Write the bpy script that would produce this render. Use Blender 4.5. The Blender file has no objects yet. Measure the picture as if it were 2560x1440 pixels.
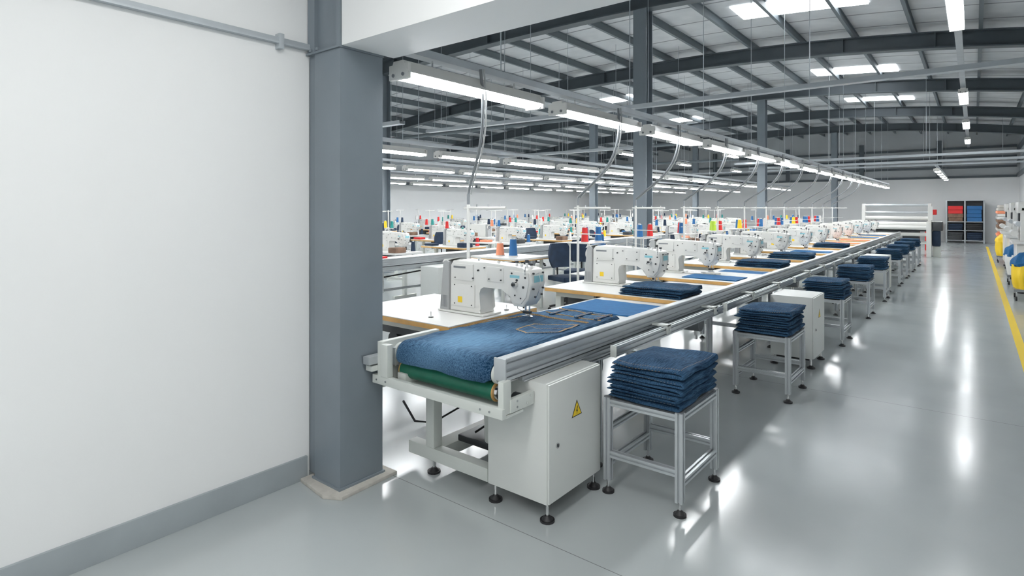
import bpy, bmesh, math, random
from mathutils import Vector, Matrix, noise
random.seed(7)
sc=bpy.context.scene
try:
    sc.view_settings.view_transform='Standard'
except Exception: pass
COL=sc.collection

# ------------------------------------------------------------ materials
def mat(name,col,rough=0.5,metal=0.0,var=0.0,vscale=5.0,bump=0.0,bscale=50.0,emit=None,estr=0,coat=0):
    m=bpy.data.materials.new(name); m.use_nodes=True
    nt=m.node_tree; b=nt.nodes['Principled BSDF']
    c=(*col,1)
    b.inputs['Base Color'].default_value=c
    b.inputs['Roughness'].default_value=rough
    b.inputs['Metallic'].default_value=metal
    if coat: b.inputs['Coat Weight'].default_value=coat
    tc=nt.nodes.new('ShaderNodeTexCoord')
    if var>0:
        n=nt.nodes.new('ShaderNodeTexNoise'); n.inputs['Scale'].default_value=vscale; n.inputs['Detail'].default_value=4
        nt.links.new(tc.outputs['Object'],n.inputs['Vector'])
        r=nt.nodes.new('ShaderNodeValToRGB')
        r.color_ramp.elements[0].position=.3; r.color_ramp.elements[1].position=.7
        r.color_ramp.elements[0].color=(*[max(0,x*(1-var)) for x in col],1)
        r.color_ramp.elements[1].color=(*[min(1,x*(1+var)) for x in col],1)
        nt.links.new(n.outputs['Fac'],r.inputs['Fac']); nt.links.new(r.outputs['Color'],b.inputs['Base Color'])
    if bump>0:
        n2=nt.nodes.new('ShaderNodeTexNoise'); n2.inputs['Scale'].default_value=bscale; n2.inputs['Detail'].default_value=3
        nt.links.new(tc.outputs['Object'],n2.inputs['Vector'])
        bp=nt.nodes.new('ShaderNodeBump'); bp.inputs['Strength'].default_value=bump; bp.inputs['Distance'].default_value=.01
        nt.links.new(n2.outputs['Fac'],bp.inputs['Height']); nt.links.new(bp.outputs['Normal'],b.inputs['Normal'])
    if emit:
        b.inputs['Emission Color'].default_value=(*emit,1); b.inputs['Emission Strength'].default_value=estr
    return m

M_wall=mat('wall_paint',(.85,.86,.86),.6,var=.012,vscale=1.2,bump=.02,bscale=90)
M_base=mat('baseboard_paint',(.36,.40,.42),.5,var=.05)
M_steel=mat('column_paint',(.20,.235,.265),.42,var=.05,vscale=3,bump=.03,bscale=120)
M_raft=mat('rafter_paint',(.085,.105,.12),.5,var=.08,vscale=2)
M_purl=mat('purlin_paint',(.14,.17,.19),.5)
M_clad=mat('cladding_grey',(.46,.49,.51),.55,var=.06,vscale=.6)
M_tray=mat('galvanised_tray',(.48,.52,.55),.4,.3,var=.06)
M_alu=mat('aluminium_profile',(.55,.58,.60),.36,.55,var=.05,vscale=8)
M_white=mat('machine_enamel',(.73,.73,.70),.32,var=.02,vscale=6,coat=.25)
M_frame=mat('frame_offwhite',(.62,.65,.62),.4,var=.03)
M_cab=mat('cabinet_paint',(.66,.68,.66),.42,var=.015,vscale=3,bump=.03,bscale=300)
M_top=mat('table_laminate',(.72,.72,.70),.35,var=.02)
M_wood=mat('table_edge_wood',(.62,.36,.12),.45,var=.12,vscale=12)
M_belt=mat('belt_white',(.68,.70,.70),.4,var=.03)
M_green=mat('green_roller',(.012,.14,.085),.45,var=.12,vscale=25)
M_blk=mat('black_rubber',(.018,.018,.02),.5)
M_dark=mat('dark_metal',(.06,.065,.07),.4,.5,var=.1)
M_grey=mat('mid_grey_plastic',(.20,.215,.23),.45)
M_lgrey=mat('light_grey_housing',(.38,.39,.39),.4)
M_chrome=mat('chrome',(.7,.7,.7),.15,1.0)
M_grout=mat('floor_grout',(.50,.48,.44),.8,var=.1,vscale=20,bump=.3,bscale=60)
M_yel=mat('warning_yellow',(.85,.6,.02),.45)
M_orange=mat('orange_cloth',(.8,.22,.06),.8)
M_stitch=mat('stitch_thread',(.50,.32,.15),.8)
M_stitch2=mat('stitch_thread_pale',(.25,.25,.24),.8)
M_red=mat('red_cloth',(.60,.02,.02),.6)
M_salm=mat('salmon_thread',(.8,.28,.15),.6)
M_blue=mat('blue_cloth',(.010,.10,.25),.9,var=.12,vscale=30,bump=.15,bscale=250)
M_blue2=mat('blue_thread',(.012,.12,.32),.5)
M_navy=mat('navy_fabric',(.012,.028,.06),.8,var=.2,vscale=10)
M_teal=mat('teal_thread',(.01,.22,.20),.6)
M_lime=mat('lime_thread',(.45,.65,.05),.6)
M_ythr=mat('yellow_thread',(.85,.58,.02),.6)
M_lab=mat('label_cyan',(.25,.55,.62),.4)
M_brown=mat('brown_cloth',(.2,.12,.08),.8,var=.3,vscale=8)
M_tube=mat('lamp_tube',(1,1,1),.5,emit=(.96,.98,1),estr=42)
M_panel=mat('fill_panel_glow',(1,1,1),.5,emit=(1,.99,.97),estr=10.5)  # glow for the added fill panels above the entry
M_sky=mat('skylight_sheet',(1,1,1),.5,emit=(.95,.98,1),estr=6)

def denim(name,dark,light,fade=0):
    m=bpy.data.materials.new(name); m.use_nodes=True; nt=m.node_tree; b=nt.nodes['Principled BSDF']
    b.inputs['Roughness'].default_value=.9
    b.inputs['Specular IOR Level'].default_value=.15
    tc=nt.nodes.new('ShaderNodeTexCoord')
    mp=nt.nodes.new('ShaderNodeMapping'); mp.inputs['Scale'].default_value=(190,11,120)
    nt.links.new(tc.outputs['Object'],mp.inputs['Vector'])
    n=nt.nodes.new('ShaderNodeTexNoise'); n.inputs['Scale'].default_value=1; n.inputs['Detail'].default_value=3; n.inputs['Roughness'].default_value=.65
    nt.links.new(mp.outputs['Vector'],n.inputs['Vector'])
    n2=nt.nodes.new('ShaderNodeTexNoise'); n2.inputs['Scale'].default_value=4; n2.inputs['Detail'].default_value=2
    nt.links.new(tc.outputs['Object'],n2.inputs['Vector'])
    a=nt.nodes.new('ShaderNodeMath'); a.operation='MULTIPLY'; a.inputs[1].default_value=.7
    nt.links.new(n.outputs['Fac'],a.inputs[0])
    a2=nt.nodes.new('ShaderNodeMath'); a2.operation='MULTIPLY_ADD'; a2.inputs[1].default_value=.3
    nt.links.new(n2.outputs['Fac'],a2.inputs[0]); nt.links.new(a.outputs[0],a2.inputs[2])
    out=a2.outputs[0]
    if fade:
        # worn, washed-out thigh area of the garment
        mp2=nt.nodes.new('ShaderNodeMapping'); mp2.inputs['Location'].default_value=(2.25*1.6,-2.42,-.84); mp2.inputs['Scale'].default_value=(1.6,1,1)
        nt.links.new(tc.outputs['Object'],mp2.inputs['Vector'])
        sp=nt.nodes.new('ShaderNodeVectorMath'); sp.operation='LENGTH'
        nt.links.new(mp2.outputs['Vector'],sp.inputs[0])
        mr=nt.nodes.new('ShaderNodeMapRange'); mr.interpolation_type='SMOOTHSTEP'; mr.inputs['From Min'].default_value=0; mr.inputs['From Max'].default_value=.6
        mr.inputs['To Min'].default_value=.24; mr.inputs['To Max'].default_value=-.02
        nt.links.new(sp.outputs['Value'],mr.inputs['Value'])
        ad=nt.nodes.new('ShaderNodeMath'); ad.operation='ADD'
        nt.links.new(out,ad.inputs[0]); nt.links.new(mr.outputs[0],ad.inputs[1]); out=ad.outputs[0]
    r=nt.nodes.new('ShaderNodeValToRGB'); r.color_ramp.elements[0].position=.38; r.color_ramp.elements[1].position=.82
    r.color_ramp.elements[0].color=(*dark,1); r.color_ramp.elements[1].color=(*light,1)
    nt.links.new(out,r.inputs['Fac']); nt.links.new(r.outputs['Color'],b.inputs['Base Color'])
    bp=nt.nodes.new('ShaderNodeBump'); bp.inputs['Strength'].default_value=.3; bp.inputs['Distance'].default_value=.002
    nt.links.new(n.outputs['Fac'],bp.inputs['Height']); nt.links.new(bp.outputs['Normal'],b.inputs['Normal'])
    return m
M_denim=denim('denim_wash',(.006,.032,.078),(.15,.29,.45),1)
M_den2=denim('denim_dark',(.004,.018,.045),(.06,.15,.26))
M_den3=denim('denim_mid',(.006,.026,.062),(.08,.18,.31))

def floor_mat():
    m=bpy.data.materials.new('epoxy_floor'); m.use_nodes=True; nt=m.node_tree; b=nt.nodes['Principled BSDF']
    tc=nt.nodes.new('ShaderNodeTexCoord'); sep=nt.nodes.new('ShaderNodeSeparateXYZ')
    nt.links.new(tc.outputs['Object'],sep.inputs[0])
    n=nt.nodes.new('ShaderNodeTexNoise'); n.inputs['Scale'].default_value=1.3; n.inputs['Detail'].default_value=6
    nt.links.new(tc.outputs['Object'],n.inputs['Vector'])
    r=nt.nodes.new('ShaderNodeValToRGB'); r.color_ramp.elements[0].position=.3; r.color_ramp.elements[1].position=.7
    r.color_ramp.elements[0].color=(.42,.455,.46,1); r.color_ramp.elements[1].color=(.46,.495,.50,1)
    nt.links.new(n.outputs['Fac'],r.inputs['Fac'])
    def joint(sock,val,w):
        s=nt.nodes.new('ShaderNodeMath'); s.operation='COMPARE'; s.inputs[1].default_value=val; s.inputs[2].default_value=w
        nt.links.new(sock,s.inputs[0]); return s.outputs[0]
    js=[joint(sep.outputs['Y'],v,.0022) for v in (2.27,5.65,11.5,17.5,23.5)]+[joint(sep.outputs['X'],v,.003) for v in (-5.2,-11)]
    acc=js[0]
    for j in js[1:]:
        mx=nt.nodes.new('ShaderNodeMath'); mx.operation='MAXIMUM'; nt.links.new(acc,mx.inputs[0]); nt.links.new(j,mx.inputs[1]); acc=mx.outputs[0]
    mix=nt.nodes.new('ShaderNodeMixRGB'); mix.inputs['Color2'].default_value=(.2,.21,.21,1)
    nt.links.new(acc,mix.inputs['Fac']); nt.links.new(r.outputs['Color'],mix.inputs['Color1'])
    nt.links.new(mix.outputs['Color'],b.inputs['Base Color'])
    n3=nt.nodes.new('ShaderNodeTexNoise'); n3.inputs['Scale'].default_value=3; n3.inputs['Detail'].default_value=5
    nt.links.new(tc.outputs['Object'],n3.inputs['Vector'])
    mr=nt.nodes.new('ShaderNodeMapRange'); mr.inputs['To Min'].default_value=.12; mr.inputs['To Max'].default_value=.22
    nt.links.new(n3.outputs['Fac'],mr.inputs['Value']); nt.links.new(mr.outputs[0],b.inputs['Roughness'])
    b.inputs['Specular IOR Level'].default_value=.65
    n4=nt.nodes.new('ShaderNodeTexNoise'); n4.inputs['Scale'].default_value=1.8; n4.inputs['Detail'].default_value=2
    nt.links.new(tc.outputs['Object'],n4.inputs['Vector'])
    bp=nt.nodes.new('ShaderNodeBump'); bp.inputs['Strength'].default_value=.18; bp.inputs['Distance'].default_value=.01
    nt.links.new(n4.outputs['Fac'],bp.inputs['Height']); nt.links.new(bp.outputs['Normal'],b.inputs['Normal'])
    return m
M_floor=floor_mat()
def roof_mat():
    m=bpy.data.materials.new('roof_liner'); m.use_nodes=True; nt=m.node_tree; b=nt.nodes['Principled BSDF']
    b.inputs['Roughness'].default_value=.6
    tc=nt.nodes.new('ShaderNodeTexCoord'); sep=nt.nodes.new('ShaderNodeSeparateXYZ'); nt.links.new(tc.outputs['Object'],sep.inputs[0])
    f=nt.nodes.new('ShaderNodeMath'); f.operation='FRACT'; nt.links.new(sep.outputs['Y'],f.inputs[0])
    l=nt.nodes.new('ShaderNodeMath'); l.operation='LESS_THAN'; l.inputs[1].default_value=.05; nt.links.new(f.outputs[0],l.inputs[0])
    n=nt.nodes.new('ShaderNodeTexNoise'); n.inputs['Scale'].default_value=2.5; nt.links.new(tc.outputs['Object'],n.inputs['Vector'])
    r=nt.nodes.new('ShaderNodeValToRGB'); r.color_ramp.elements[0].color=(.52,.55,.57,1); r.color_ramp.elements[1].color=(.76,.78,.80,1)
    nt.links.new(n.outputs['Fac'],r.inputs['Fac'])
    mix=nt.nodes.new('ShaderNodeMixRGB'); mix.inputs['Color2'].default_value=(.24,.26,.28,1)
    nt.links.new(l.outputs[0],mix.inputs['Fac']); nt.links.new(r.outputs['Color'],mix.inputs['Color1']); nt.links.new(mix.outputs['Color'],b.inputs['Base Color'])
    return m
M_roof=roof_mat()

# ------------------------------------------------------------ mesh builder
class MB:
    def __init__(s): s.bm=bmesh.new(); s.mats=[]; s.M=Matrix.Identity(4)
    def mi(s,m):
        if m not in s.mats: s.mats.append(m)
        return s.mats.index(m)
    def v(s,p): return s.bm.verts.new(s.M@Vector(p))
    def face(s,vs,m):
        try: f=s.bm.faces.new(vs); f.material_index=s.mi(m); return f
        except ValueError: return None
    def box(s,x0,x1,y0,y1,z0,z1,m,bev=0):
        if x0>x1:x0,x1=x1,x0
        if y0>y1:y0,y1=y1,y0
        if z0>z1:z0,z1=z1,z0
        s.prism([(x0,y0),(x1,y0),(x1,y1),(x0,y1)],'Z',z0,z1,m,bev)
    def prism(s,pts,axis,a0,a1,m,bev=0,seg=2):
        def P(u,w,a):
            if axis=='X': return (a,u,w)
            if axis=='Y': return (u,a,w)
            return (u,w,a)
        A=[s.v(P(u,w,a0)) for u,w in pts]; B=[s.v(P(u,w,a1)) for u,w in pts]
        fs=[s.face(A[::-1],m),s.face(B,m)]
        n=len(pts)
        for i in range(n): fs.append(s.face([A[i],A[(i+1)%n],B[(i+1)%n],B[i]],m))
        if bev>0:
            es=set()
            for f in fs:
                if f:
                    for e in f.edges: es.add(e)
            bmesh.ops.bevel(s.bm,geom=list(es),offset=bev,segments=seg,profile=.7,affect='EDGES',clamp_overlap=True,material=-1)
    def cyl(s,p0,p1,r,m,seg=12,r1=None,caps=True):
        if r1 is None:r1=r
        p0=Vector(p0);p1=Vector(p1);d=(p1-p0)
        if d.length<1e-7:return
        d.normalize(); a=Vector((0,0,1)) if abs(d.z)<.9 else Vector((1,0,0))
        u=d.cross(a).normalized(); w=d.cross(u)
        A=[];B=[]
        for i in range(seg):
            t=2*math.pi*i/seg; o=u*math.cos(t)+w*math.sin(t)
            A.append(s.v(p0+o*r)); B.append(s.v(p1+o*r1))
        for i in range(seg): s.face([A[i],A[(i+1)%seg],B[(i+1)%seg],B[i]],m)
        if caps: s.face(A[::-1],m); s.face(B,m)
    def tube(s,path,r,m,seg=6):
        path=[Vector(p) for p in path]; rings=[]
        for i,p in enumerate(path):
            d=(path[min(i+1,len(path)-1)]-path[max(i-1,0)]).normalized()
            a=Vector((0,1,0)) if abs(d.y)<.9 else Vector((1,0,0))
            u=d.cross(a).normalized(); w=d.cross(u)
            rings.append([s.v(p+(u*math.cos(2*math.pi*k/seg)+w*math.sin(2*math.pi*k/seg))*r) for k in range(seg)])
        for i in range(len(rings)-1):
            for k in range(seg): s.face([rings[i][k],rings[i][(k+1)%seg],rings[i+1][(k+1)%seg],rings[i+1][k]],m)
        s.face(rings[0][::-1],m); s.face(rings[-1],m)
    def rings(s,rs,m,caps=True):
        V=[[s.v(p) for p in r] for r in rs]; n=len(V[0])
        for i in range(len(V)-1):
            for k in range(n): s.face([V[i][k],V[i][(k+1)%n],V[i+1][(k+1)%n],V[i+1][k]],m)
        if caps: s.face(V[0][::-1],m); s.face(V[-1],m)
    def slot(s,axis,a0,a1,cu,cw,sz,m=None,nu=1,nw=1):
        m=m or M_alu
        su,sw=(sz if isinstance(sz,tuple) else (sz,sz)); hu,hw=su/2,sw/2
        g=.0055; dp=.011
        pts=[]
        def side(n,L,fn):
            out=[]
            for k in range(n):
                c=-L+2*L*(k+.5)/n
                out+= [fn(c-g,0),fn(c-g,dp),fn(c+g,dp),fn(c+g,0)]
            return out
        pts.append((-hu,-hw)); pts+=side(nu,hu,lambda c,d:(c,-hw+d))
        pts.append((hu,-hw)); pts+=side(nw,hw,lambda c,d:(hu-d,c))
        pts.append((hu,hw)); pts+=side(nu,hu,lambda c,d:(-c,hw-d))
        pts.append((-hu,hw)); pts+=side(nw,hw,lambda c,d:(-hu+d,-c))
        s.prism([(cu+u,cw+w) for u,w in pts],axis,a0,a1,m)
    def foot(s,x,y,h,r=.032):
        s.cyl((x,y,0),(x,y,.012),r,M_blk,14); s.cyl((x,y,.012),(x,y,.03),r*.8,M_blk,14,r1=r*.35)
        s.cyl((x,y,.03),(x,y,h),.008,M_chrome,8)
    def mesh(s,name):
        bmesh.ops.recalc_face_normals(s.bm,faces=s.bm.faces)
        me=bpy.data.meshes.new(name); s.bm.to_mesh(me); s.bm.free()
        for m in s.mats: me.materials.append(m)
        for p in me.polygons: p.use_smooth=True
        me.set_sharp_from_angle(angle=math.radians(32))
        return me
    def obj(s,name,loc=(0,0,0),rz=0):
        return inst(s.mesh(name),name,loc,rz)
def inst(me,name,loc=(0,0,0),rz=0,sc_=1):
    o=bpy.data.objects.new(name,me); COL.objects.link(o); o.location=loc; o.rotation_euler=(0,0,rz)
    if sc_!=1: o.scale=(sc_,)*3
    return o

# ------------------------------------------------------------ room shell
XL,XR,YB=-19.5,1.6,34.5
def zr(x): return 5.05-(.0105 if x>-6 else .005)*(x+6)**2
b=MB(); b.box(XL-.2,XR+.2,-7,YB+.2,-.2,0,M_floor); b.obj('floor')
b=MB(); b.box(-3.3,-3.10,-7,1.95,0,3.4,M_wall); b.obj('wall_left')
b=MB(); b.box(-3.10,-3.082,-7,1.93,0,.135,M_base,.003); b.obj('baseboard_left')
b=MB(); b.box(XL-.2,-3.10,2.0,2.3,0,5.6,M_wall); b.obj('wall_partition')
b=MB(); b.box(-2.76,XR,1.94,2.31,2.51,5.6,M_wall); b.obj('wall_lintel')
b=MB(); b.box(-3.3,XR,-7,1.93,3.3,3.4,M_wall); b.obj('ceiling_entry')
b=MB()
b.box(XR,XR+.2,-7,YB,0,3.0,M_wall); b.box(XR,XR+.2,2.3,YB,3.0,5.3,M_clad)
for z in (3.02,3.6,4.2): b.box(XR-.1,XR,2.4,YB,z,z+.14,M_raft)
b.obj('wall_right')
b=MB()
b.box(XL,XR+.2,YB,YB+.2,0,3.0,M_wall); b.box(XL,XR+.2,YB,YB+.2,3.0,5.6,M_clad)
for z in (3.0,3.45,3.9,4.35): b.box(XL,XR-.1,YB-.1,YB,z,z+.1,M_raft)
for x in (-16,-12,-8,-4.5,-1.3): b.box(x-.1,x+.1,YB-.18,YB-.1,3.0,4.8,M_raft)
b.obj('wall_back')
b=MB()
b.box(XL-.2,XL,2.3,YB,0,2.6,M_wall); b.box(XL-.2,XL,2.3,YB,2.6,5.2,M_clad)
for z in (2.6,3.1,3.6): b.box(XL,XL+.1,2.3,YB,z,z+.12,M_raft)
b.obj('wall_far_left')

xs=[XL+ (XR-XL)*i/40 for i in range(41)]
def band(b,y0,y1,lo,hi,m):
    for i in range(40):
        a,c=xs[i],xs[i+1]
        q=[(a,zr(a)+lo),(c,zr(c)+lo),(c,zr(c)+hi),(a,zr(a)+hi)]
        b.prism(q,'Y',y0,y1,m)
b=MB(); band(b,2.0,YB+.2,.50,.56,M_roof); b.obj('ceiling')
b=MB()
x=XL+.7
while x<XR-.2:
    b.box(x-.03,x+.03,2.35,YB-.02,zr(x)+.33,zr(x)+.35,M_purl); b.box(x-.008,x+.008,2.35,YB-.02,zr(x)+.35,zr(x)+.48,M_purl); b.box(x-.03,x+.03,2.35,YB-.02,zr(x)+.48,zr(x)+.495,M_purl)
    x+=1.05
b.obj('roof_purlins')
RY=[4.2,9.3,14.2,19.5,24.9,30.0]
b=MB()
for y in RY:
    band(b,y-.11,y+.11,0,.025,M_raft); band(b,y-.01,y+.01,.025,.305,M_raft); band(b,y-.11,y+.11,.305,.33,M_raft)
    for x in (-17,-14,-11,-8,-2.2,-.6):
        b.box(x-.01,x+.01,y-.1,y+.1,zr(x)+.02,zr(x)+.31,M_raft)
b.obj('roof_rafters')
b=MB()
for (x0,x1,y0,y1) in [(-3.7,-1.5,11.4,12.3),(-3.6,-1.6,18.0,18.9),(-10.8,-9.2,18,18.9),(-3.6,-1.6,23.4,24.2),(-10.8,-9.2,24,25)]:
    n=3
    for i in range(n):
        a=x0+(x1-x0)*i/n; c=x0+(x1-x0)*(i+1)/n
        q=[(a,zr(a)+.475),(c,zr(c)+.475),(c,zr(c)+.495),(a,zr(a)+.495)]
        b.prism(q,'Y',y0,y1,M_sky)
b.obj('skylight_panels')
def hcol(x,y,top,name='steel_column'):
    b=MB(); w=.12
    b.box(x-w,x+w,y-.13,y-.11,0,top,M_steel); b.box(x-w,x+w,y+.11,y+.13,0,top,M_steel); b.box(x-.01,x+.01,y-.11,y+.11,0,top,M_steel)
    b.box(x-.2,x+.2,y-.2,y+.2,0,.02,M_steel)
    b.obj(name)
for x,y in [(-4.5,9.3),(-5.3,19.5),(-5.0,30.0),(-11.5,9.3),(-11.5,19.5),(-11.5,30)]: hcol(x,y,zr(x)-.002)

b=MB()
b.box(-3.02,-2.77,1.935,2.235,.03,2.50,M_steel,.006)
b.box(-3.10,-3.02,1.955,1.999,.03,2.50,M_steel,.003)
b.box(-3.095,-2.765,1.925,2.24,2.50,2.512,M_steel)
b.box(-3.09,-3.02,1.935,1.96,2.512,3.29,M_steel); b.box(-3.04,-2.765,1.96,2.0,2.512,3.29,M_steel)
b.box(-2.80,-2.765,1.93,1.96,2.512,3.29,M_steel)
for xx in (-3.05,-2.98): b.cyl((xx,1.93,2.515),(xx,1.93,2.53),.012,M_steel,6)
b.prism([(-3.08,1.88),(-2.80,1.845),(-2.70,1.90),(-2.715,2.30),(-3.08,2.29)],'Z',0,.02,M_grout,.006)
b.box(-3.03,-2.76,1.925,2.245,.018,.032,M_steel)
b.obj('steel_column')
b=MB()
b.box(-3.10,-3.065,-6.9,1.94,2.53,2.565,M_tray,.004); b.box(-3.065,-3.06,-6.9,1.94,2.53,2.54,M_tray)
for y in (1.75,.2,-1.2): b.box(-3.10,-3.052,y-.015,y+.015,2.50,2.585,M_tray,.003)
b.obj('wall_conduit')
b=MB(); b.box(.38,.46,6.0,31,0,.002,M_yel); b.obj('floor_marking_line')

# ------------------------------------------------------------ lamps & rails
def lampmesh(L=1.5):
    b=MB()
    b.prism([(-.095,-.015),(-.088,-.015),(-.05,.012),(.05,.012),(.088,-.015),(.095,-.015),(.06,.03),(.045,.065),(-.045,.065),(-.06,.03)],'Y',0,L,M_white)
    for x in (-.045,.045):
        b.cyl((x,.03,-.022),(x,L-.03,-.022),.022,M_tube,8)
        for y0 in (0.0,L-.035): b.cyl((x,y0,-.022),(x,y0+.035,-.022),.029,M_white,10)
        for y0,s in ((0,-1),(L,1)): b.cyl((x,y0,-.022),(x,y0+s*.006,-.022),.012,M_grey,8)
    for y0 in (0.001,L-.026): b.box(-.09,.09,y0,y0+.025,-.05,.045,M_white,.006)
    for y in (L*.2,L*.8): b.cyl((0,y,.065),(0,y,.12),.006,M_chrome,6)
    return b.mesh('fluorescent_lamp')
LM=lampmesh(1.45)
lampZ=2.45
rows=[(-2.8,2.38,15),(-6.7,3.0,15),(-9.5,3.0,16),(-12.4,3.0,16),(-15.2,3.0,16)]
def tray(b,axis,a0,a1,c,z,w=.06,h=.05,m=None):
    m=m or M_tray
    if axis=='Y':
        b.box(c-w,c+w,a0,a1,z,z+.006,m); b.box(c-w,c-w+.006,a0,a1,z+.006,z+h,m); b.box(c+w-.006,c+w,a0,a1,z+.006,z+h,m)
    else:
        b.box(a0,a1,c-w,c+w,z,z+.006,m); b.box(a0,a1,c-w,c-w+.006,z+.006,z+h,m); b.box(a0,a1,c+w-.006,c+w,z+.006,z+h,m)
for X,y0,n in rows:
    for i in range(n):
        inst(LM,'fluorescent_lamp',(X,y0+1.75*i,lampZ))
    b=MB(); tray(b,'Y',y0-.02,y0+1.75*n,X,lampZ+.12,.045,.05)
    y=y0+1.0
    while y<y0+1.75*n:
        b.cyl((X,y,lampZ+.125),(X,y,zr(X)+.47),.005,M_tray,5); y+=2.1
    b.obj('lamp_rail')
LB=lampmesh(2.0)
for y in (8.95,16.9,22.8,28.6): inst(LB,'fluorescent_lamp',(-.2,y,4.30))
b=MB(); tray(b,'Y',6.5,34.3,-.2,4.42,.05,.06)
for y in (7,11,15,19,23,27,31): b.cyl((-.2,y,4.43),(-.2,y,zr(-.2)+.47),.006,M_tray,5)
b.obj('lamp_rail')
LS=lampmesh(1.0)
for i in range(5): inst(LS,'fluorescent_lamp',(-1.0,24.5+1.9*i,2.9))
b=MB(); tray(b,'Y',24.2,33.6,-1.0,3.02,.04,.04)
for y in (25,29,33): b.cyl((-1.0,y,3.03),(-1.0,y,zr(-1)+.47),.005,M_tray,5)
b.obj('lamp_rail')
for (x,y) in [(-8,15),(-8.3,20),(-5.6,13),(-5.8,17.5),(-8,25)]:
    o=inst(LS,'fluorescent_lamp',(x,y,3.2))
    bb=MB(); bb.cyl((x,y+.5,3.33),(x,y+.5,zr(x)+.47),.005,M_tray,5); bb.box(x-.03,x+.03,y,y+1,3.32,3.335,M_tray); bb.obj('lamp_rail')
b=MB()
for (y,z,x0,x1) in [(8.45,3.18,-9,1.58),(19.0,2.98,-6,1.58),(20.6,2.92,-6,1.58),(12.5,3.0,-18,-6),(6.2,2.95,-18,-7.2),(27,3.2,-18,1.58)]:
    tray(b,'X',x0,x1,y,z,.06,.06)
    x=x0+.4
    while x<x1: b.cyl((x,y,z+.005),(x,y,zr(x)+.47),.005,M_tray,5); x+=2.3
b.obj('cable_tray')
b=MB()
for (y,z) in [(11,3.6),(16.5,3.5),(22,3.4)]:
    b.cyl((-18.5,y,z),(-6.8,y,z),.05,M_purl,10)
    for x in (-17,-13,-9): b.cyl((x,y,z),(x,y,zr(x)+.47),.006,M_tray,5)
b.obj('ceiling_pipework')
def entry_panel(x,y):  # unseen panels, added as fill light for the entry wall and floor
    b=MB(); b.box(x-.35,x+.35,y-.65,y+.65,3.24,3.30,M_white); b.box(x-.32,x+.32,y-.62,y+.62,3.232,3.24,M_panel); b.obj('added_fill_panel')
for x,y in [(-1.2,-1.2),(-1.2,.9),(.5,-.2),(-1.2,-3.6)]: entry_panel(x,y)

# ------------------------------------------------------------ conveyor line
def rail_profile(b,x0,x1,ztop,zbot,y0,y1):
    pts=[(x0,zbot),(x1,zbot)]
    H=ztop-zbot
    for f,g in (((.5,.012),) if H<.06 else ((.18,.005),(.47,.009),(.80,.005))):
        z=zbot+H*f; g=min(g,H*.3); pts+=[(x1,z-g),(x1-.014,z-g),(x1-.014,z+g),(x1,z+g)]
    pts+=[(x1,ztop-.004),(x1-.004,ztop),(x0,ztop)]
    b.prism(pts,'Y',y0,y1,M_alu)
def conveyor(XRr,XLl,y0,y1):
    b=MB()
    rail_profile(b,XRr-.055,XRr,.86,.75,y0,y1)
    rail_profile(b,XRr-.05,XRr-.008,.738,.712,y0+.16,y0+.75)
    rail_profile(b,XRr-.05,XRr-.008,.738,.665,y0+.75,y1)
    b.box(XRr-.04,XRr-.02,y0+.1,y1-.1,.738,.75,M_dark)
    b.box(XLl,XLl+.045,y0,y1,.69,.79,M_alu)
    b.box(XLl+.012,XLl+.035,y0+.1,y1,.66,.69,M_dark)
    b.box(XLl+.05,XRr-.06,y0+.05,y1-.05,.785,.80,M_belt)
    b.box(XLl+.05,XRr-.06,y0+.10,y1-.05,.712,.718,M_belt)
    b.box(XLl+.07,XRr-.08,y0+.3,y1-.3,.73,.78,M_dark)
    b.cyl((XLl+.05,y0+.05,.765),(XRr-.06,y0+.05,.765),.035,M_belt,20)
    b.cyl((XLl+.05,y1-.05,.765),(XRr-.06,y1-.05,.765),.035,M_belt,20)
    y=y0+.95
    while y<y1-.3:
        for x in (XRr-.04,XLl+.04):
            b.slot('Z',.05,.665 if x>XLl+.3 else .69,x,y,.04); b.foot(x,y,.06)
        b.slot('X',XLl+.06,XRr-.06,y,.64,.04); b.slot('X',XLl+.06,XRr-.06,y,.2,.04)
        y+=1.95
    b.slot('Y',y0+.97,y1-.4,XLl+.04,.26,.04)
    b.tube([(XLl+.3,y0+.6,.6),(XLl+.3,y0+1.5,.5),(XLl+.3,y0+3,.58),(XLl+.3,y0+5,.5),(XLl+.3,y1-1,.58)],.012,M_blk)
    for k in range(int((y1-y0)/1.95)):
        yy=y0+1.2+1.95*k
        b.box(XLl+.15,XLl+.4,yy,yy+.22,.40,.6,M_dark,.02); b.cyl((XLl+.42,yy+.11,.5),(XLl+.62,yy+.11,.5),.08,M_grey,14)
        b.cyl((XLl+.5,yy+.3,.3),(XLl+.5,yy+.3,.66),.02,M_chrome,8)
    return b
b=conveyor(-1.79,-2.66,2.2,21.7)
for (a,c) in [(3.12,5.02),(5.12,7.5),(7.6,10),(10.1,12.4),(12.5,15),(15.1,18),(18.1,21)]:
    b.slot('Y',a,c,-1.70,.735,(.036,.062),nw=2)
    b.box(-1.721,-1.679,a-.006,a,.70,.77,M_frame,.002)
    y=a+.75
    while y<c:
        b.box(-1.79,-1.672,y-.03,y+.03,.768,.782,M_frame,.003); b.box(-1.682,-1.672,y-.03,y+.03,.72,.782,M_frame,.002)
        b.cyl((-1.672,y,.75),(-1.662,y,.75),.01,M_chrome,8); b.box(-1.80,-1.72,y-.02,y+.02,.705,.72,M_alu)
        y+=.95
b.box(-2.74,-1.76,2.135,2.165,.585,.635,M_frame,.004)
b.box(-2.74,-1.76,2.165,2.30,.585,.597,M_frame)
b.box(-2.70,-2.66,2.14,2.60,.60,.83,M_frame,.005)
b.box(-2.66,-2.60,2.13,2.17,.635,.82,M_frame,.004)
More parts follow.
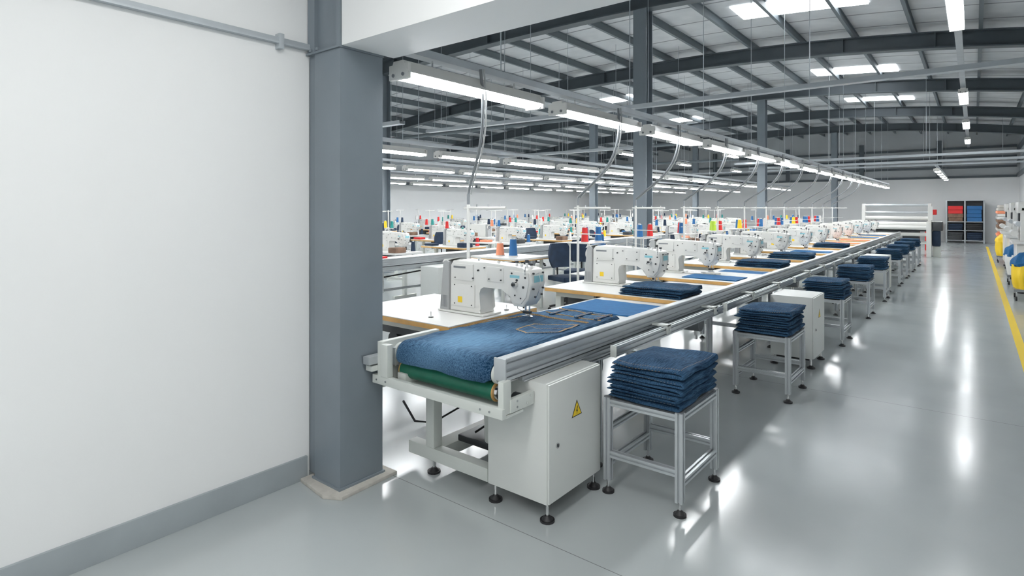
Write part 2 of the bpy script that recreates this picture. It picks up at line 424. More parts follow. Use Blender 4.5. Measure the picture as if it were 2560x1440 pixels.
b.box(-2.755,-2.70,2.08,2.55,.70,.745,M_alu,.003); b.box(-2.755,-2.70,2.10,2.55,.66,.69,M_frame,.003)
b.box(-1.80,-1.765,2.15,2.21,.60,.76,M_frame,.004)
b.box(-1.86,-1.785,2.19,2.2,.75,.86,M_alu,.002)
b.box(-1.788,-1.760,2.2,2.39,.60,.665,M_frame,.004)
for yy,zz in ((2.25,.62),(2.33,.62),(2.36,.65),(2.25,.65)): b.cyl((-1.762,yy,zz),(-1.757,yy,zz),.006,M_chrome,8)
for xx in (-2.70,-2.62,-1.9,-1.84): b.cyl((xx,2.135,.61),(xx,2.131,.61),.006,M_chrome,8)
b.cyl((-2.595,2.262,.665),(-1.90,2.262,.665),.048,M_green,28)
for xx,s in ((-2.595,-1),(-1.90,1)):
    b.cyl((xx,2.262,.665),(xx+s*.006,2.262,.665),.049,M_wood,28); b.cyl((xx,2.262,.665),(xx+s*.03,2.262,.665),.04,M_chrome,20)
    b.cyl((xx,2.262,.665),(xx+s*.08,2.262,.665),.014,M_chrome,12)
b.cyl((-1.885,2.25,.765),(-1.855,2.25,.765),.052,M_frame,24); b.cyl((-1.855,2.25,.765),(-1.85,2.25,.765),.03,M_chrome,16)
b.cyl((-2.63,2.25,.765),(-2.61,2.25,.765),.05,M_frame,24)
b.cyl((-1.84,2.33,.62),(-1.80,2.33,.62),.04,M_dark,14)
b.box(-2.595,-2.525,2.42,2.49,.16,.60,M_frame,.006); b.box(-2.595,-2.525,3.42,3.49,.16,.66,M_frame,.006)
b.box(-2.75,-2.10,2.42,2.49,.085,.16,M_frame,.006)
b.box(-2.62,-2.5,2.49,3.45,.085,.16,M_frame,.006)
b.box(-2.595,-2.525,2.2,3.45,.597,.655,M_frame,.006)
b.box(-2.75,-2.1,3.42,3.49,.085,.16,M_frame,.006)
b.box(-2.52,-2.0,3.0,3.06,.35,.41,M_frame,.004)
b.foot(-2.56,2.455,.09,.04); b.foot(-2.56,3.455,.09,.04); b.foot(-2.14,3.455,.09,.04)
b.cyl((-2.25,2.68,.20),(-2.25,2.68,.56),.075,M_frame,20,r1=.085)
b.box(-2.5,-2.10,2.6,2.85,.161,.20,M_dark,.01)
b.tube([(-2.66,2.3,.45),(-2.67,2.4,.3),(-2.72,2.6,.22),(-2.66,2.9,.3),(-2.6,3.1,.5)],.007,M_blk)
b.tube([(-2.4,2.65,.22),(-2.34,2.9,.3),(-2.3,3.1,.5),(-2.35,3.3,.62)],.007,M_blk)
b.obj('conveyor_line')
conveyor(-6.7,-7.57,4.2,28).obj('conveyor_line')

# ------------------------------------------------------------ electrical cabinets
def cabinet(name='electrical_cabinet'):
    b=MB()
    b.box(-.405,-.012,0,.52,.095,.708,M_cab,.006)
    b.box(-.012,0,.004,.516,.10,.703,M_cab,.004)
    b.box(-.36,-.05,.05,.47,.07,.095,M_blk)
    for x,y in ((-.03,.03),(-.03,.49),(-.375,.03),(-.375,.49)): b.foot(x,y,.095,.038)
    b.cyl((0,.075,.381),(.006,.075,.381),.014,M_chrome,14); b.box(.006,.010,.072,.078,.374,.388,M_dark)
    cy,cz=.263,.51
    def tri(r): return [(cy+r*math.cos(math.radians(a)),cz+r*math.sin(math.radians(a))) for a in (90,210,330)]
    b.prism(tri(.058),'X',.0002,.0012,M_blk); b.prism(tri(.048),'X',.0012,.0018,M_yel)
    bolt=[(.004,.030),(-.008,.004),(.000,.004),(-.004,-.014),(.008,.008),(.001,.008),(.009,.030)]
    b.prism([(cy+u,cz+w-.006) for u,w in bolt],'X',.0018,.0024,M_blk)
    return b.mesh(name)
CM=cabinet()
inst(CM,'electrical_cabinet',(-1.675,2.4,0))
inst(CM,'electrical_cabinet',(-1.24,6.35,0))
inst(CM,'electrical_cabinet',(-6.25,6.1,0))
inst(CM,'electrical_cabinet',(-1.24,12.7,0))

# ------------------------------------------------------------ stools + folded jeans
def stool():
    b=MB(); W,D,H=.46,.55,.535
    for x in (.02,W-.02):
        for y in (.02,D-.02):
            b.slot('Z',.07,H,x,y,.04); b.box(x-.018,x+.018,y-.018,y+.018,H,H+.004,M_grey); b.foot(x,y,.08,.034)
    for x in (.02,W-.02): b.slot('Y',.04,D-.04,x,.51,.036); b.slot('Y',.04,D-.04,x,.17,.036)
    for y in (.02,D-.02): b.slot('X',.04,W-.04,y,.51,.036); b.slot('X',.04,W-.04,y,.22,.036)
    b.slot('Y',.04,D-.04,.02,.36,.03)
    b.box(.04,W-.04,.04,D-.04,.515,.528,M_grey)
    return b.mesh('aluminium_stand')
SM=stool()
def garment(b,cx,cy,z0,W,D,seed,m,th=.0155,r=.0098,top=False,amp=1,lob=0):
    cen=[]
    w=W/2; N=12
    for i in range(N): cen.append((-w+(2*w-r)*i/(N-1),0,))
    for k in range(1,6):
        a=-math.pi/2+math.pi*k/6; cen.append((w-r+r*math.cos(a)*1.3,r+r*math.sin(a)))
    for i in range(N): cen.append((w-r-(2*w-r)*i/(N-1)*(.965),2*r))
    L=[];R=[]
    for i,p in enumerate(cen):
        a=cen[max(i-1,0)];c=cen[min(i+1,len(cen)-1)]
        dx,dz=c[0]-a[0],c[1]-a[1]; l=math.hypot(dx,dz) or 1
        nx,nz=-dz/l,dx/l
        f=.55 if i in (0,len(cen)-1) else 1
        L.append((p[0]+nx*(r*.74)*f,p[1]+nz*r*.74*f)); R.append((p[0]-nx*th/2*f,p[1]-nz*th/2*f))
    ring=R+L[::-1]
    def deform(x,z,y,t):
        nz=noise.noise(Vector((x*5,y*5,3.1+lob)))*.007*amp+noise.noise(Vector((x*7+seed*7.3,y*7,seed*3.1)))*.0022*amp
        nx=noise.noise(Vector((seed*9.1,y*6,z*40)))*.020*amp
        ny=noise.noise(Vector((x*5,seed*4.7,z*60)))*.024*amp
        base=.3 if z0<.01 else 1
        zz=z0+th/2+z+nz*base
        if z0<.01: zz=max(zz,z0+th/2+z-.001) if z<=0 else zz
        if top:
            zz+= (.016*math.sin((x/W+.5)*math.pi)*math.sin(t*math.pi)+noise.noise(Vector((x*8,y*8,5)))*.008+.006)*(1 if z>r*.5 else .5)
            zz+=.010*math.sin(t*6.0+x*5)*(1 if z>r*.5 else .6)*.6
        return (cx+x+nx,y+ny,zz)
    rs=[]; S=18
    for j in range(S):
        t=j/(S-1); y=cy-D/2+D*t
        rs.append([deform(x,z,y,t) for (x,z) in ring])
    def lip(r0,dy):
        out=[]
        for i,p in enumerate(r0):
            q=r0[len(r0)-1-i]; mid=(Vector(p)+Vector(q))/2; out.append(tuple(mid+(Vector(p)-mid)*.45+Vector((0,dy,0))))
        return out
    rs=[lip(rs[0],-.005)]+rs+[lip(rs[-1],.005)]
    b.rings(rs,m)
    sm=M_stitch if top else M_stitch2
    if top:
        for yo in (.022,.030):
            k=-w+.02; y=cy-D/2+yo
            while k<w-.03:
                p=Vector(deform(k,2*r+th/2,y,yo/D)); q=Vector(deform(k+.008,2*r+th/2,y,yo/D))
                h=Vector((0,.0009,0)); u=Vector((0,0,.0012))
                b.face([b.v(p-h+u),b.v(q-h+u),b.v(q+h+u),b.v(p+h+u)],sm); k+=.014
        k=cy-D/2+.03
        while k<cy+D/2-.03:
            t=(k-cy+D/2)/D
            p=Vector(deform(w-.018,2*r+th/2,k,t)); q=Vector(deform(w-.018,2*r+th/2,k+.008,t))
            h=Vector((.0009,0,0)); u=Vector((0,0,.0012))
            b.face([b.v(p-h+u),b.v(q-h+u),b.v(q+h+u),b.v(p+h+u)],sm); k+=.014
    k=-w+.02
    while k<w-.03:
        p=Vector(deform(k,2*r,cy-D/2,0)); u=Vector((.008,0,0)); h=Vector((0,0,.0008)); f=Vector((0,-.0062,0))
        b.face([b.v(p+f-h),b.v(p+f+u-h),b.v(p+f+u+h),b.v(p+f+h)],sm); k+=.018
def stack(seed,n=5,W=.425,D=.53):
    b=MB(); random.seed(seed); z=0
    for i in range(n):
        ox=random.uniform(-.012,.012); oy=random.uniform(-.014,.014)
        garment(b,ox,oy,z,W*random.uniform(.95,1.01),D*random.uniform(.96,1.01),seed+i*1.7,[M_den2,M_den3][i==n-1 or (i*seed)%3==0],top=(i==n-1),lob=seed)
        z+=.0385
    return b.mesh('folded_jeans_stack')
SK=[stack(3),stack(11),stack(5)]
for i,y in enumerate([2.88,5.12,7.62,9.75,11.7,14.2,15.9,17.6,19.4]):
    inst(SM,'aluminium_stand',(-1.635,y,0))
    inst(SK[i%3],'folded_jeans_stack',(-1.40,y+.275,.542))

# ------------------------------------------------------------ tables and machines
def machine(b,short=False):
    y0,y1=-.075,.075
    b.box(-.02,.40,-.09,.09,0,.012,M_white,.004)
    if not short: b.box(.40,.76,-.06,.09,0,.008,M_chrome,.002)
    sil=[(.08,.012),(.36,.012),(.345,.04),(.335,.15),(.35,.19),(.385,.208),(.54,.208),(.575,.19),(.60,.14),(.635,.095),(.71,.095),(.745,.14),(.775,.24),(.772,.30),(.75,.33),(.70,.338),(.40,.352),(.16,.36),(.11,.352),(.085,.32)]
    b.prism(sil,'Y',y0,y1,M_white,.016,3)
    b.box(.105,.315,-.083,-.074,.05,.20,M_white,.006)
    b.box(.12,.30,-.083,-.074,.225,.335,M_white,.006)
    b.box(.125,.235,-.0845,-.082,.305,.318,M_grey)
    b.prism([(.60,.17),(.655,.115),(.70,.115),(.74,.16),(.76,.25),(.755,.31),(.61,.318)],'Y',-.083,-.074,M_white,.004)
    b.box(.42,.56,-.079,-.074,.235,.33,M_white,.004)
    for (u,w,r) in [(.135,.065,.004),(.29,.065,.004),(.135,.19,.004),(.29,.19,.004),(.345,.30,.006),(.40,.32,.004),(.44,.25,.004),(.54,.25,.004),(.54,.315,.004),(.30,.245,.004),(.14,.24,.004),(.63,.30,.006),(.67,.26,.008),(.735,.28,.006),(.64,.22,.006),(.72,.22,.008),(.655,.165,.005),(.70,.15,.005)]:
        b.cyl((u,-.073,w),(u,-.087,w),r,M_dark,10)
    b.box(.615,.69,-.0845,-.082,.272,.290,M_lab); b.box(.165,.205,-.0845,-.082,.075,.115,M_ythr)
    b.box(.776,.779,-.045,.045,.25,.29,M_lab)
    for (u,w) in ((-.05,.21),(.05,.21),(-.03,.16),(.035,.17),(-.05,.305),(.05,.305)): b.cyl((.768,u,w),(.779,u,w),.006,M_dark,8)
    b.prism([(-.01,.0),(.08,.0),(.082,.34),(.05,.352),(.025,.34)],'Y',-.085,.06,M_lgrey,.012,2)
    for k in range(5): b.box(.012+.012*k,.016+.012*k,-.0865,-.085,.03,.11,M_grey)
    b.cyl((.028,0,.27),(.0,0,.27),.065,M_white,24); b.cyl((.0,0,.27),(-.02,0,.27),.05,M_grey,24,r1=.04)
    b.prism([(.0,.33),(.10,.36),(.16,.372),(.02,.355)],'Y',-.07,.05,M_white,.006)
    for (u,w,h) in [(.30,.355,.018),(.47,.348,.014),(.62,.342,.03),(.66,.34,.02),(.70,.338,.045),(.735,.333,.03)]:
        b.cyl((u,-.02,w),(u,-.02,w+h),.009,M_chrome,10); b.cyl((u,-.02,w+h*.6),(u,-.02,w+h),.012,M_dark if h>.02 else M_white,12)
    b.tube([(.30,-.02,.37),(.45,-.06,.40),(.62,-.05,.375)],.0012,M_white,4)
    b.cyl((.665,-.083,.235),(.665,-.115,.235),.016,M_chrome,14); b.cyl((.665,-.115,.235),(.665,-.125,.235),.009,M_dark,12)
    b.tube([(.735,-.084,.30),(.745,-.10,.325),(.75,-.10,.35),(.74,-.095,.30)],.003,M_chrome,5)
    b.tube([(.776,-.03,.30),(.80,-.03,.31),(.81,-.03,.27),(.80,-.03,.20),(.775,-.03,.15)],.0022,M_chrome,5)
    b.cyl((.675,0,.11),(.675,0,.055),.007,M_chrome,10); b.cyl((.675,0,.055),(.675,0,.018),.0025,M_chrome,6)
    b.cyl((.705,.0,.11),(.705,0,.035),.006,M_chrome,10); b.box(.66,.715,-.012,.012,.045,.062,M_dark,.003)
    b.prism([(.65,.022),(.72,.022),(.725,.03),(.70,.04),(.66,.032)],'Y',-.015,.015,M_chrome,.002)
    b.cyl((.648,.02,.12),(.648,.02,.07),.009,M_dark,8); b.cyl((.63,-.03,.12),(.63,-.03,.09),.01,M_dark,8)
    b.tube([(.64,-.05,.13),(.655,-.055,.08),(.675,-.012,.05)],.002,M_dark,5)
    b.cyl((.52,0,.214),(.52,0,.205),.012,M_dark,10)
b=MB(); machine(b); MM=b.mesh('sewing_machine')
b=MB(); machine(b,True); MM1=b.mesh('sewing_machine')
def cone(b,x,y,z,m,h=.17,r=.036):
    b.cyl((x,y,z),(x,y,z+.012),r*1.1,M_white,12); b.cyl((x,y,z+.012),(x,y,z+h),r,m,14,r1=r*.72); b.cyl((x,y,z+h),(x,y,z+h+.015),r*.4,M_white,10)
def table(x0,x1,y0,y1,zt=.84):
    b=MB()
    b.box(x0,x1,y0,y1,zt-.006,zt,M_top,.002)
    b.box(x0,x1,y0,y1,zt-.038,zt-.006,M_wood,.003)
    xe=min(x1,-2.72)-.02
    b.box(x0+.08,xe,y0+.08,y0+.12,zt-.09,zt-.038,M_frame); b.box(x0+.08,xe,y1-.12,y1-.08,zt-.09,zt-.038,M_frame)
    for y in (y0+.1,y1-.1):
        b.box(x0+.08,x0+.14,y-.03,y+.03,.06,zt-.09,M_frame,.004); b.foot(x0+.11,y,.07)
    b.box(x0+.08,x0+.14,y0+.13,y1-.13,.2,.25,M_frame)
    b.box(x0+.1,xe-.08,y0+.25,y1-.3,zt-.2,zt-.038,M_dark,.02)
    b.cyl((x0+.22,y0+.3,zt-.26),(x0+.22,y0+.55,zt-.26),.06,M_dark,14)
    return b.obj('sewing_table')
MY=[3.12,5.15,6.62,8.3,9.85,11.4,12.95,14.5,16.05,17.6,19.15,20.6]
for i,y in enumerate(MY):
    if i==0: table(-3.75,-2.625,y-.47,y+.48)
    else: table(-3.24,-1.86,y-.58,y+.36 if i>1 else y+.38)
    inst(MM1 if i==0 else MM,'sewing_machine',(-3.09,y,.842),0,1.07)
b=MB()
for (x,y) in ((-2.95,2.80),(-2.72,3.35)):
    b.cyl((x,y,.84),(x,y,.846),.018,M_dark,10); b.cyl((x,y,.846),(x,y,.88),.003,M_chrome,6)
b.obj('thread_guide')
for i,y in enumerate(MY):
    X=-3.45 if i==0 else -3.6; Y=y+.6
    b=MB(); b.cyl((X,Y,0),(X,Y,.02),.10,M_frame,16); b.cyl((X,Y,.02),(X,Y,1.63),.015,M_white,10)
    b.cyl((X-.05,Y,1.60),(X+.42,Y,1.60),.012,M_white,8); b.cyl((X-.05,Y,1.3),(X+.3,Y,1.3),.007,M_white,6)
    b.cyl((X,Y,1.63),(X,Y,1.72),.014,M_grey,8)
    for k in range(3): b.cyl((X+.1+.13*k,Y,1.60),(X+.1+.13*k,Y,1.63),.006,M_chrome,6)
    p0=Vector((-2.73,y-.05,lampZ+.13)); p3=Vector((X,Y,1.72))
    p1=p0+Vector((.03,.06,-.55)); p2=p3+Vector((.05+.3*(i>0),-.12*(i>0),.25))
    path=[(1-t)**3*p0+3*(1-t)**2*t*p1+3*(1-t)*t*t*p2+t**3*p3 for t in [k/14 for k in range(15)]]
    b.tube(path,.012,M_grey,7); b.tube([p+Vector((.022,.012,0)) for p in path],.007,M_lgrey,5)
    b.obj('power_pole')

# ------------------------------------------------------------ jeans on the belt
ZB=.80; TH=.046
def jn(x,y):
    return noise.noise(Vector((x*4,y*3.2,.7)))*.013+noise.noise(Vector((x*11,y*8,3.7)))*.005+noise.noise(Vector((x*3+y*9,y*2,8.1)))*.005
def xl(y): return -2.595+ (max(0,y-2.75)/.95)**1.5*.14 if y>2.75 else -2.595
def xr(y): return -1.895 -.04*max(0,min(1,(y-3.2)/.4))
b=MB()
path=[]
for k in range(9):
    a=math.radians(212-(212-90)*k/8); path.append((2.25,.765,a))
rs=[]
def ring_at(fn,xa,xb,th):
    pts=[];n=40
    for i in range(n+1):
        t=i/n; x=xa+(xb-xa)*t; e=min(t,1-t)*(xb-xa); h=th*min(1,math.sqrt(max(0,1-(1-min(1,e/.035))**2))*.5+.5)
        pts.append(fn(x,h))
    pts.append(fn(xb+.010,th*.42)); pts.append(fn(xb+.001,th*.30)); pts.append(fn(xb+.008,th*.16))
    for i in range(n,-1,-1):
        x=xa+(xb-xa)*i/n; pts.append(fn(x,.001))
    pts.append(fn(xa-.008,th*.16)); pts.append(fn(xa-.001,th*.30)); pts.append(fn(xa-.010,th*.42))
    return pts
for (cy,cz,a) in path:
    def fn(x,h,a=a):
        r=.036+h+(jn(x,2.2+.1*math.sin(a)) if h>.01 else 0)
        return (x,cy+r*math.cos(a),cz+r*math.sin(a))
    rs.append(ring_at(fn,-2.595,-1.90,TH))
N=100
for k in range(1,N+1):
    y=2.25+(3.68-2.25)*k/N
    th=TH*(1 if k<N-1 else (.8 if k==N-1 else .55))
    th+= .006*math.exp(-((y-3.52)/.05)**2)
    def fn(x,h,y=y):
        sl=.10*(x+2.2)*max(0,(y-3.0)/.68)
        return (x,y-sl,ZB+h+(jn(x,y) if h>.012 else 0))
    rs.append(ring_at(fn,xl(y),xr(y),th))
b.rings(rs,M_denim)
def topz(x,y): return ZB+TH+jn(x,y)+.0015
def dash(b,pts,step=.016,gap=.006,w=.0017):
    for i in range(len(pts)-1):
        a=Vector(pts[i]);c=Vector(pts[i+1]);L=(c-a).length;d=(c-a)/L;s=0
        n=Vector((-d.y,d.x))*w
        while s<L-step*.5:
            e=min(L,s+step-gap+.002); p=a+d*s;q=a+d*e
            vs=[(p.x+n.x,p.y+n.y),(q.x+n.x,q.y+n.y),(q.x-n.x,q.y-n.y),(p.x-n.x,p.y-n.y)]
            lo=[b.v((u,v_,topz(u,v_)-.001)) for u,v_ in vs]; hi=[b.v((u,v_,topz(u,v_)+.0052)) for u,v_ in vs]
            b.face(hi,M_stitch)
            for k in range(4): b.face([lo[k],lo[(k+1)%4],hi[(k+1)%4],hi[k]],M_stitch)
            s+=step
def patch(b,poly,m,h=.004):
    cx=sum(p[0] for p in poly)/len(poly);cy=sum(p[1] for p in poly)/len(poly)
    edge=[]
    for i in range(len(poly)):
        a=poly[i];c=poly[(i+1)%len(poly)]
        for k in range(5): edge.append((a[0]+(c[0]-a[0])*k/5,a[1]+(c[1]-a[1])*k/5))
    V=[[b.v((cx+(p[0]-cx)*f,cy+(p[1]-cy)*f,topz(cx+(p[0]-cx)*f,cy+(p[1]-cy)*f)+(h if f<.99 else -.002))) for p in edge] for f in (1.01,.985,.8,.55,.3,.08)]
    n=len(edge)
    for i in range(5):
        for k in range(n): b.face([V[i][k],V[i][(k+1)%n],V[i+1][(k+1)%n],V[i+1][k]],m)
    b.face(V[-1],m)
pk=[(-2.25,3.05),(-1.96,3.15),(-1.935,2.88),(-2.08,2.74),(-2.215,2.81)]
patch(b,pk,M_denim)
def scaled(poly,f):
    cx=sum(p[0] for p in poly)/len(poly);cy=sum(p[1] for p in poly)/len(poly); return [(cx+(p[0]-cx)*f,cy+(p[1]-cy)*f) for p in poly]
for f in (.965,.91):
    q=scaled(pk,f); dash(b,q+[q[0]],w=.0021)
dash(b,[(-2.22,2.96),(-2.10,2.90),(-1.96,3.01)])
dash(b,[(-2.50,3.27),(-1.95,3.24)]); dash(b,[(-2.50,3.29),(-1.95,3.26)])
dash(b,[(-2.44,3.46),(-1.95,3.40)]); dash(b,[(-2.43,3.62),(-1.95,3.57)])
dash(b,[(-2.57,2.60),(-2.52,2.9),(-2.44,3.2)])
for xx in (-2.36,-2.15,-1.99):
    z=topz(xx,3.5)+.006
    b.box(xx-.013,xx+.013,3.40,3.62,z-.006,z+.004,M_denim,.003)
    b.box(xx-.010,xx-.008,3.41,3.61,z+.004,z+.005,M_stitch); b.box(xx+.008,xx+.010,3.41,3.61,z+.004,z+.005,M_stitch)
b.obj('denim_jeans')

def pile(seed,n=2):
    b=MB(); random.seed(seed)
    for i in range(n): garment(b,random.uniform(-.02,.02),random.uniform(-.01,.01),i*.036,.56,.46,seed+i,M_den2,top=(i==n-1),lob=seed)
    return b.mesh('folded_jeans')
PM=pile(21)
for y in (5.15,8.3,9.85,12.95): inst(PM,'folded_jeans',(-2.16,y-.33,.842))
def sheet(x0,x1,y0,y1,z,m,name):
    b=MB()
    n=10; rs=[]
    for j in range(n+1):
        y=y0+(y1-y0)*j/n
        up=[(x0+(x1-x0)*i/n,y+noise.noise(Vector((i*.4,z,y)))*.006,z+.010+noise.noise(Vector((i*.7,j*.6,y0)))*.003) for i in range(n+1)]
        dn=[(p[0],p[1],z+.001) for p in up[::-1]]
        rs.append(up+dn)
    b.rings(rs,m); b.obj(name)
sheet(-2.57,-1.90,3.86,4.40,.80,M_blue,'blue_fabric_panel')
sheet(-2.50,-1.92,6.12,6.50,.84,M_blue,'blue_fabric_panel')
sheet(-2.50,-1.90,7.10,7.55,.80,M_blue,'blue_fabric_panel')
sheet(-2.50,-1.90,10.9,11.3,.84,M_blue,'blue_fabric_panel')
sheet(-2.50,-1.90,14.0,14.4,.84,M_orange,'orange_fabric_panel')
sheet(-2.50,-1.90,15.5,15.95,.84,M_orange,'orange_fabric_panel')
sheet(-2.50,-1.90,17.1,17.5,.84,M_blue,'blue_fabric_panel')
sheet(-2.50,-1.90,18.6,19.05,.84,M_blue,'blue_fabric_panel')

# ------------------------------------------------------------ cone racks
def rack(cs,name='thread_cone_rack'):
    b=MB()
    for x in (-.14,.14):
        for y in (-.25,.25): b.cyl((x,y,0),(x,y,1.12),.010,M_white,8)
    b.box(-.17,.17,-.28,.28,1.12,1.135,M_white,.003); b.box(-.15,.15,-.26,.26,.7,.71,M_white)
    k=0
    for y in (-.18,0,.18):
        cone(b,-.05 if k%2 else .05,y,1.135,cs[k%len(cs)],.20,.05); k+=1
    return b.mesh(name)
RK=[rack([M_red,M_blue2,M_blue2]),rack([M_blue2,M_red,M_white]),rack([M_lime,M_lime,M_red]),rack([M_ythr,M_blue2,M_red]),rack([M_blue2,M_blue2,M_red])]
y=6.9;i=0
order=[0,4,1,2,3,1,0,3,4,1]
while y<22: inst(RK[order[i%10]],'thread_cone_rack',(-4.15,y,0)); y+=1.65; i+=1

# ------------------------------------------------------------ workstations behind
def station(cs,seed):
    random.seed(seed)
    b=MB()
    b.box(-.62,.62,-.33,.33,.80,.806,M_top); b.box(-.62,.62,-.33,.33,.77,.80,M_wood if seed%2 else M_top,.003)
    for x in (-.5,.5):
        b.box(x-.03,x+.03,-.25,.25,.0,.04,M_frame); b.box(x-.03,x+.03,-.03,.03,.04,.77,M_frame)
    b.box(-.5,.5,-.02,.02,.3,.34,M_frame); b.box(-.1,.25,-.12,.15,.58,.77,M_dark,.02)
    b.cyl((.3,-.1,.68),(.3,.12,.68),.08,M_dark,12)
    old=b.M.copy(); b.M=Matrix.Translation((-.30,.08,.806)); machine(b); b.M=old
    b.cyl((-.5,.22,.806),(-.5,.22,1.55),.012,M_white,8); b.cyl((-.66,.22,1.15),(-.34,.22,1.15),.009,M_white,6); b.cyl((-.66,.22,1.53),(-.30,.22,1.53),.009,M_white,6)
    for k,x in enumerate((-.62,-.40)): cone(b,x,.22,1.15,cs[k%len(cs)],.16,.04)
    cone(b,.5,.2,.806,cs[-1],.18,.045)
    b.box(-.57,-.34,-.28,-.08,.806,.856,cs[0] if seed%3 else M_navy,.015)
    b.box(.40,.60,-.30,-.05,.806,.90,[M_navy,M_dark,M_brown][seed%3],.02)
    return b.mesh('sewing_workstation')
ST=[station([M_red,M_teal],1),station([M_blue2,M_navy],2),station([M_white,M_red],3),station([M_salm,M_blue2],4),station([M_navy,M_white],5),station([M_teal,M_ythr],6)]
def chair():
    b=MB()
    for k in range(5):
        a=2*math.pi*k/5; c,s=math.cos(a),math.sin(a)
        b.tube([(0,0,.10),(c*.15,s*.15,.09),(c*.28,s*.28,.065)],.018,M_blk,6); b.cyl((c*.28-s*.015,s*.28+c*.015,.027),(c*.28+s*.015,s*.28-c*.015,.027),.027,M_blk,10)
    b.cyl((0,0,.08),(0,0,.30),.03,M_blk,10); b.cyl((0,0,.3),(0,0,.47),.018,M_chrome,10)
    b.box(-.23,.23,-.22,.22,.47,.55,M_navy,.035)
    b.tube([(0,.18,.46),(0,.27,.50),(0,.28,.66),(0,.26,.75)],.016,M_blk,6)
    rs=[]
    for j in range(9):
        t=j/8; z=.66+.38*t; hw=.21*math.sin(math.pi*(.18+.64*t))**.5
        r=[]
        for i in range(9):
            u=-1+2*i/8; r.append((hw*u,.25+.05*t-.05*u*u,z))
        for i in range(8,-1,-1):
            u=-1+2*i/8; r.append((hw*u*.97,.21+.05*t-.05*u*u,z))
        rs.append(r)
    b.rings(rs,M_navy)
    return b.mesh('office_chair')
CH=chair()
random.seed(5)
k=0
for y in [5.2+1.75*i for i in range(13)]:
    inst(ST[k%6],'sewing_workstation',(-8.5,y,0),0); k+=1
for X in (-10.6,-13.3,-16.4):
    y=4.4+random.random()
    while y<31:
        if not (abs(X+11.5)<1.0 and min(abs(y-c) for c in (9.3,19.5,30))<.7):
            inst(ST[random.randrange(6)],'sewing_workstation',(X,y,0),random.choice((0,0,math.pi)))
        y+=1.75
for i,y in enumerate([13.4,15.3,17.2,21.4,23.4,25.4,27.4]):
    inst(ST[(i*2+1)%6],'sewing_workstation',(-5.6,y,0),0)
b=MB()
b.box(-6.35,-5.35,6.9,7.7,.80,.83,M_top,.004); b.box(-6.35,-5.35,6.9,7.7,.785,.80,M_wood)
for x in (-6.25,-5.45):
    for y in (7.0,7.6): b.box(x-.02,x+.02,y-.02,y+.02,0,.785,M_frame)
b.obj('work_table')
b=MB(); cone(b,0,0,0,M_blue2,.27,.07); me=b.mesh('thread_cone'); inst(me,'thread_cone',(-5.75,7.25,.831))
b=MB(); cone(b,0,0,0,M_salm,.20,.07); inst(b.mesh('thread_cone'),'thread_cone',(-5.98,7.2,.831))
b=MB(); b.box(-.16,.16,-.12,.12,0,.03,M_red,.012); b.box(-.13,.13,-.1,.1,.03,.055,M_red,.012); inst(b.mesh('folded_red_cloth'),'folded_red_cloth',(-7.2,5.7,.801))
b=MB(); b.box(-6.05,-5.2,9.3,10.1,.80,.83,M_top,.004)
for x in (-5.95,-5.3):
    for y in (9.4,10.0): b.box(x-.02,x+.02,y-.02,y+.02,0,.80,M_frame)
b.obj('work_table')
inst(me,'thread_cone',(-5.5,9.6,.831))
b=MB(); b.box(-.2,.2,-.15,.15,0,.05,M_teal,.02); b.box(-.17,.17,-.13,.13,.05,.08,M_blue,.015); inst(b.mesh('folded_cloth'),'folded_cloth',(-5.75,9.85,.831))
for (x,y,r) in [(-4.95,7.6,1.2),(-5.3,8.5,.4),(-4.8,10.2,1.0),(-5.5,11.6,2.2),(-9.5,6.1,1.5),(-9.5,9.5,1.2),(-9.5,13,1.4),(-12,7,1.5),(-12.2,12,1.5),(-14.9,9,1.5),(-14.9,13,1.5),(-5.1,12.5,1.8),(-4.7,16.3,1.5),(-9.5,16.4,1.4)]:
    inst(CH,'office_chair',(x,y,0),r)

# ------------------------------------------------------------ far end equipment
b=MB()
X0,X1,Y0,Y1=-3.05,-1.15,23.2,24.6
for x in (X0,X1):
    b.box(x-.07,x+.07,Y0,Y1,0,1.15,M_white,.02); b.box(x-.05,x+.05,Y0+.5,Y0+.8,1.15,1.75,M_white,.02)
    b.prism([(Y0+.8,1.15),(Y0+1.2,1.15),(Y0+.8,1.7)],'X',x-.03,x+.03,M_white)
for (y,z,r) in [(Y0+.1,.95,.07),(Y0+.35,1.05,.09),(Y0+.65,1.25,.07),(Y0+.65,1.45,.04),(Y0+.65,1.70,.04),(Y0+.3,.72,.06)]: b.cyl((X0,y,z),(X1,y,z),r,M_white if z<1.4 else M_alu,16)
b.box(X0,X1,Y0+.3,Y1,.4,.46,M_frame); b.box(X0+.3,X1-.3,Y0+.5,Y1-.2,.46,.8,M_dark,.03)
b.box(X0+.1,X1-.1,Y0+.9,Y1,.8,1.15,M_dark,.03)
b.box(X1+.08,X1+.36,Y0+.1,Y0+.6,.85,1.15,M_dark,.04); b.box(X1+.08,X1+.3,Y0+.15,Y0+.5,.35,.85,M_navy,.04)
b.box(X1+.08,X1+.2,Y0+.1,Y0+.3,1.38,1.55,M_red,.02); b.box(X1-.02,X1+.1,Y0+.1,Y0+.2,1.2,1.65,M_white); b.box(X1+.10,X1+.30,Y0+.2,Y0+.4,0,.35,M_frame,.01)
b.obj('fabric_spreading_machine')
b=MB(); b.box(-1.45,-1.05,26.8,27.3,0,.95,M_red,.03); b.box(-1.42,-1.08,26.85,27.25,.95,1.0,M_dark,.02); b.obj('red_storage_bin')
b=MB()
x0,x1,y0,y1=-1.0,.35,33.5,34.1
for x in (x0,(x0+x1)/2,x1):
    for y in (y0,y1): b.box(x-.025,x+.025,y-.025,y+.025,0,1.95,M_clad)
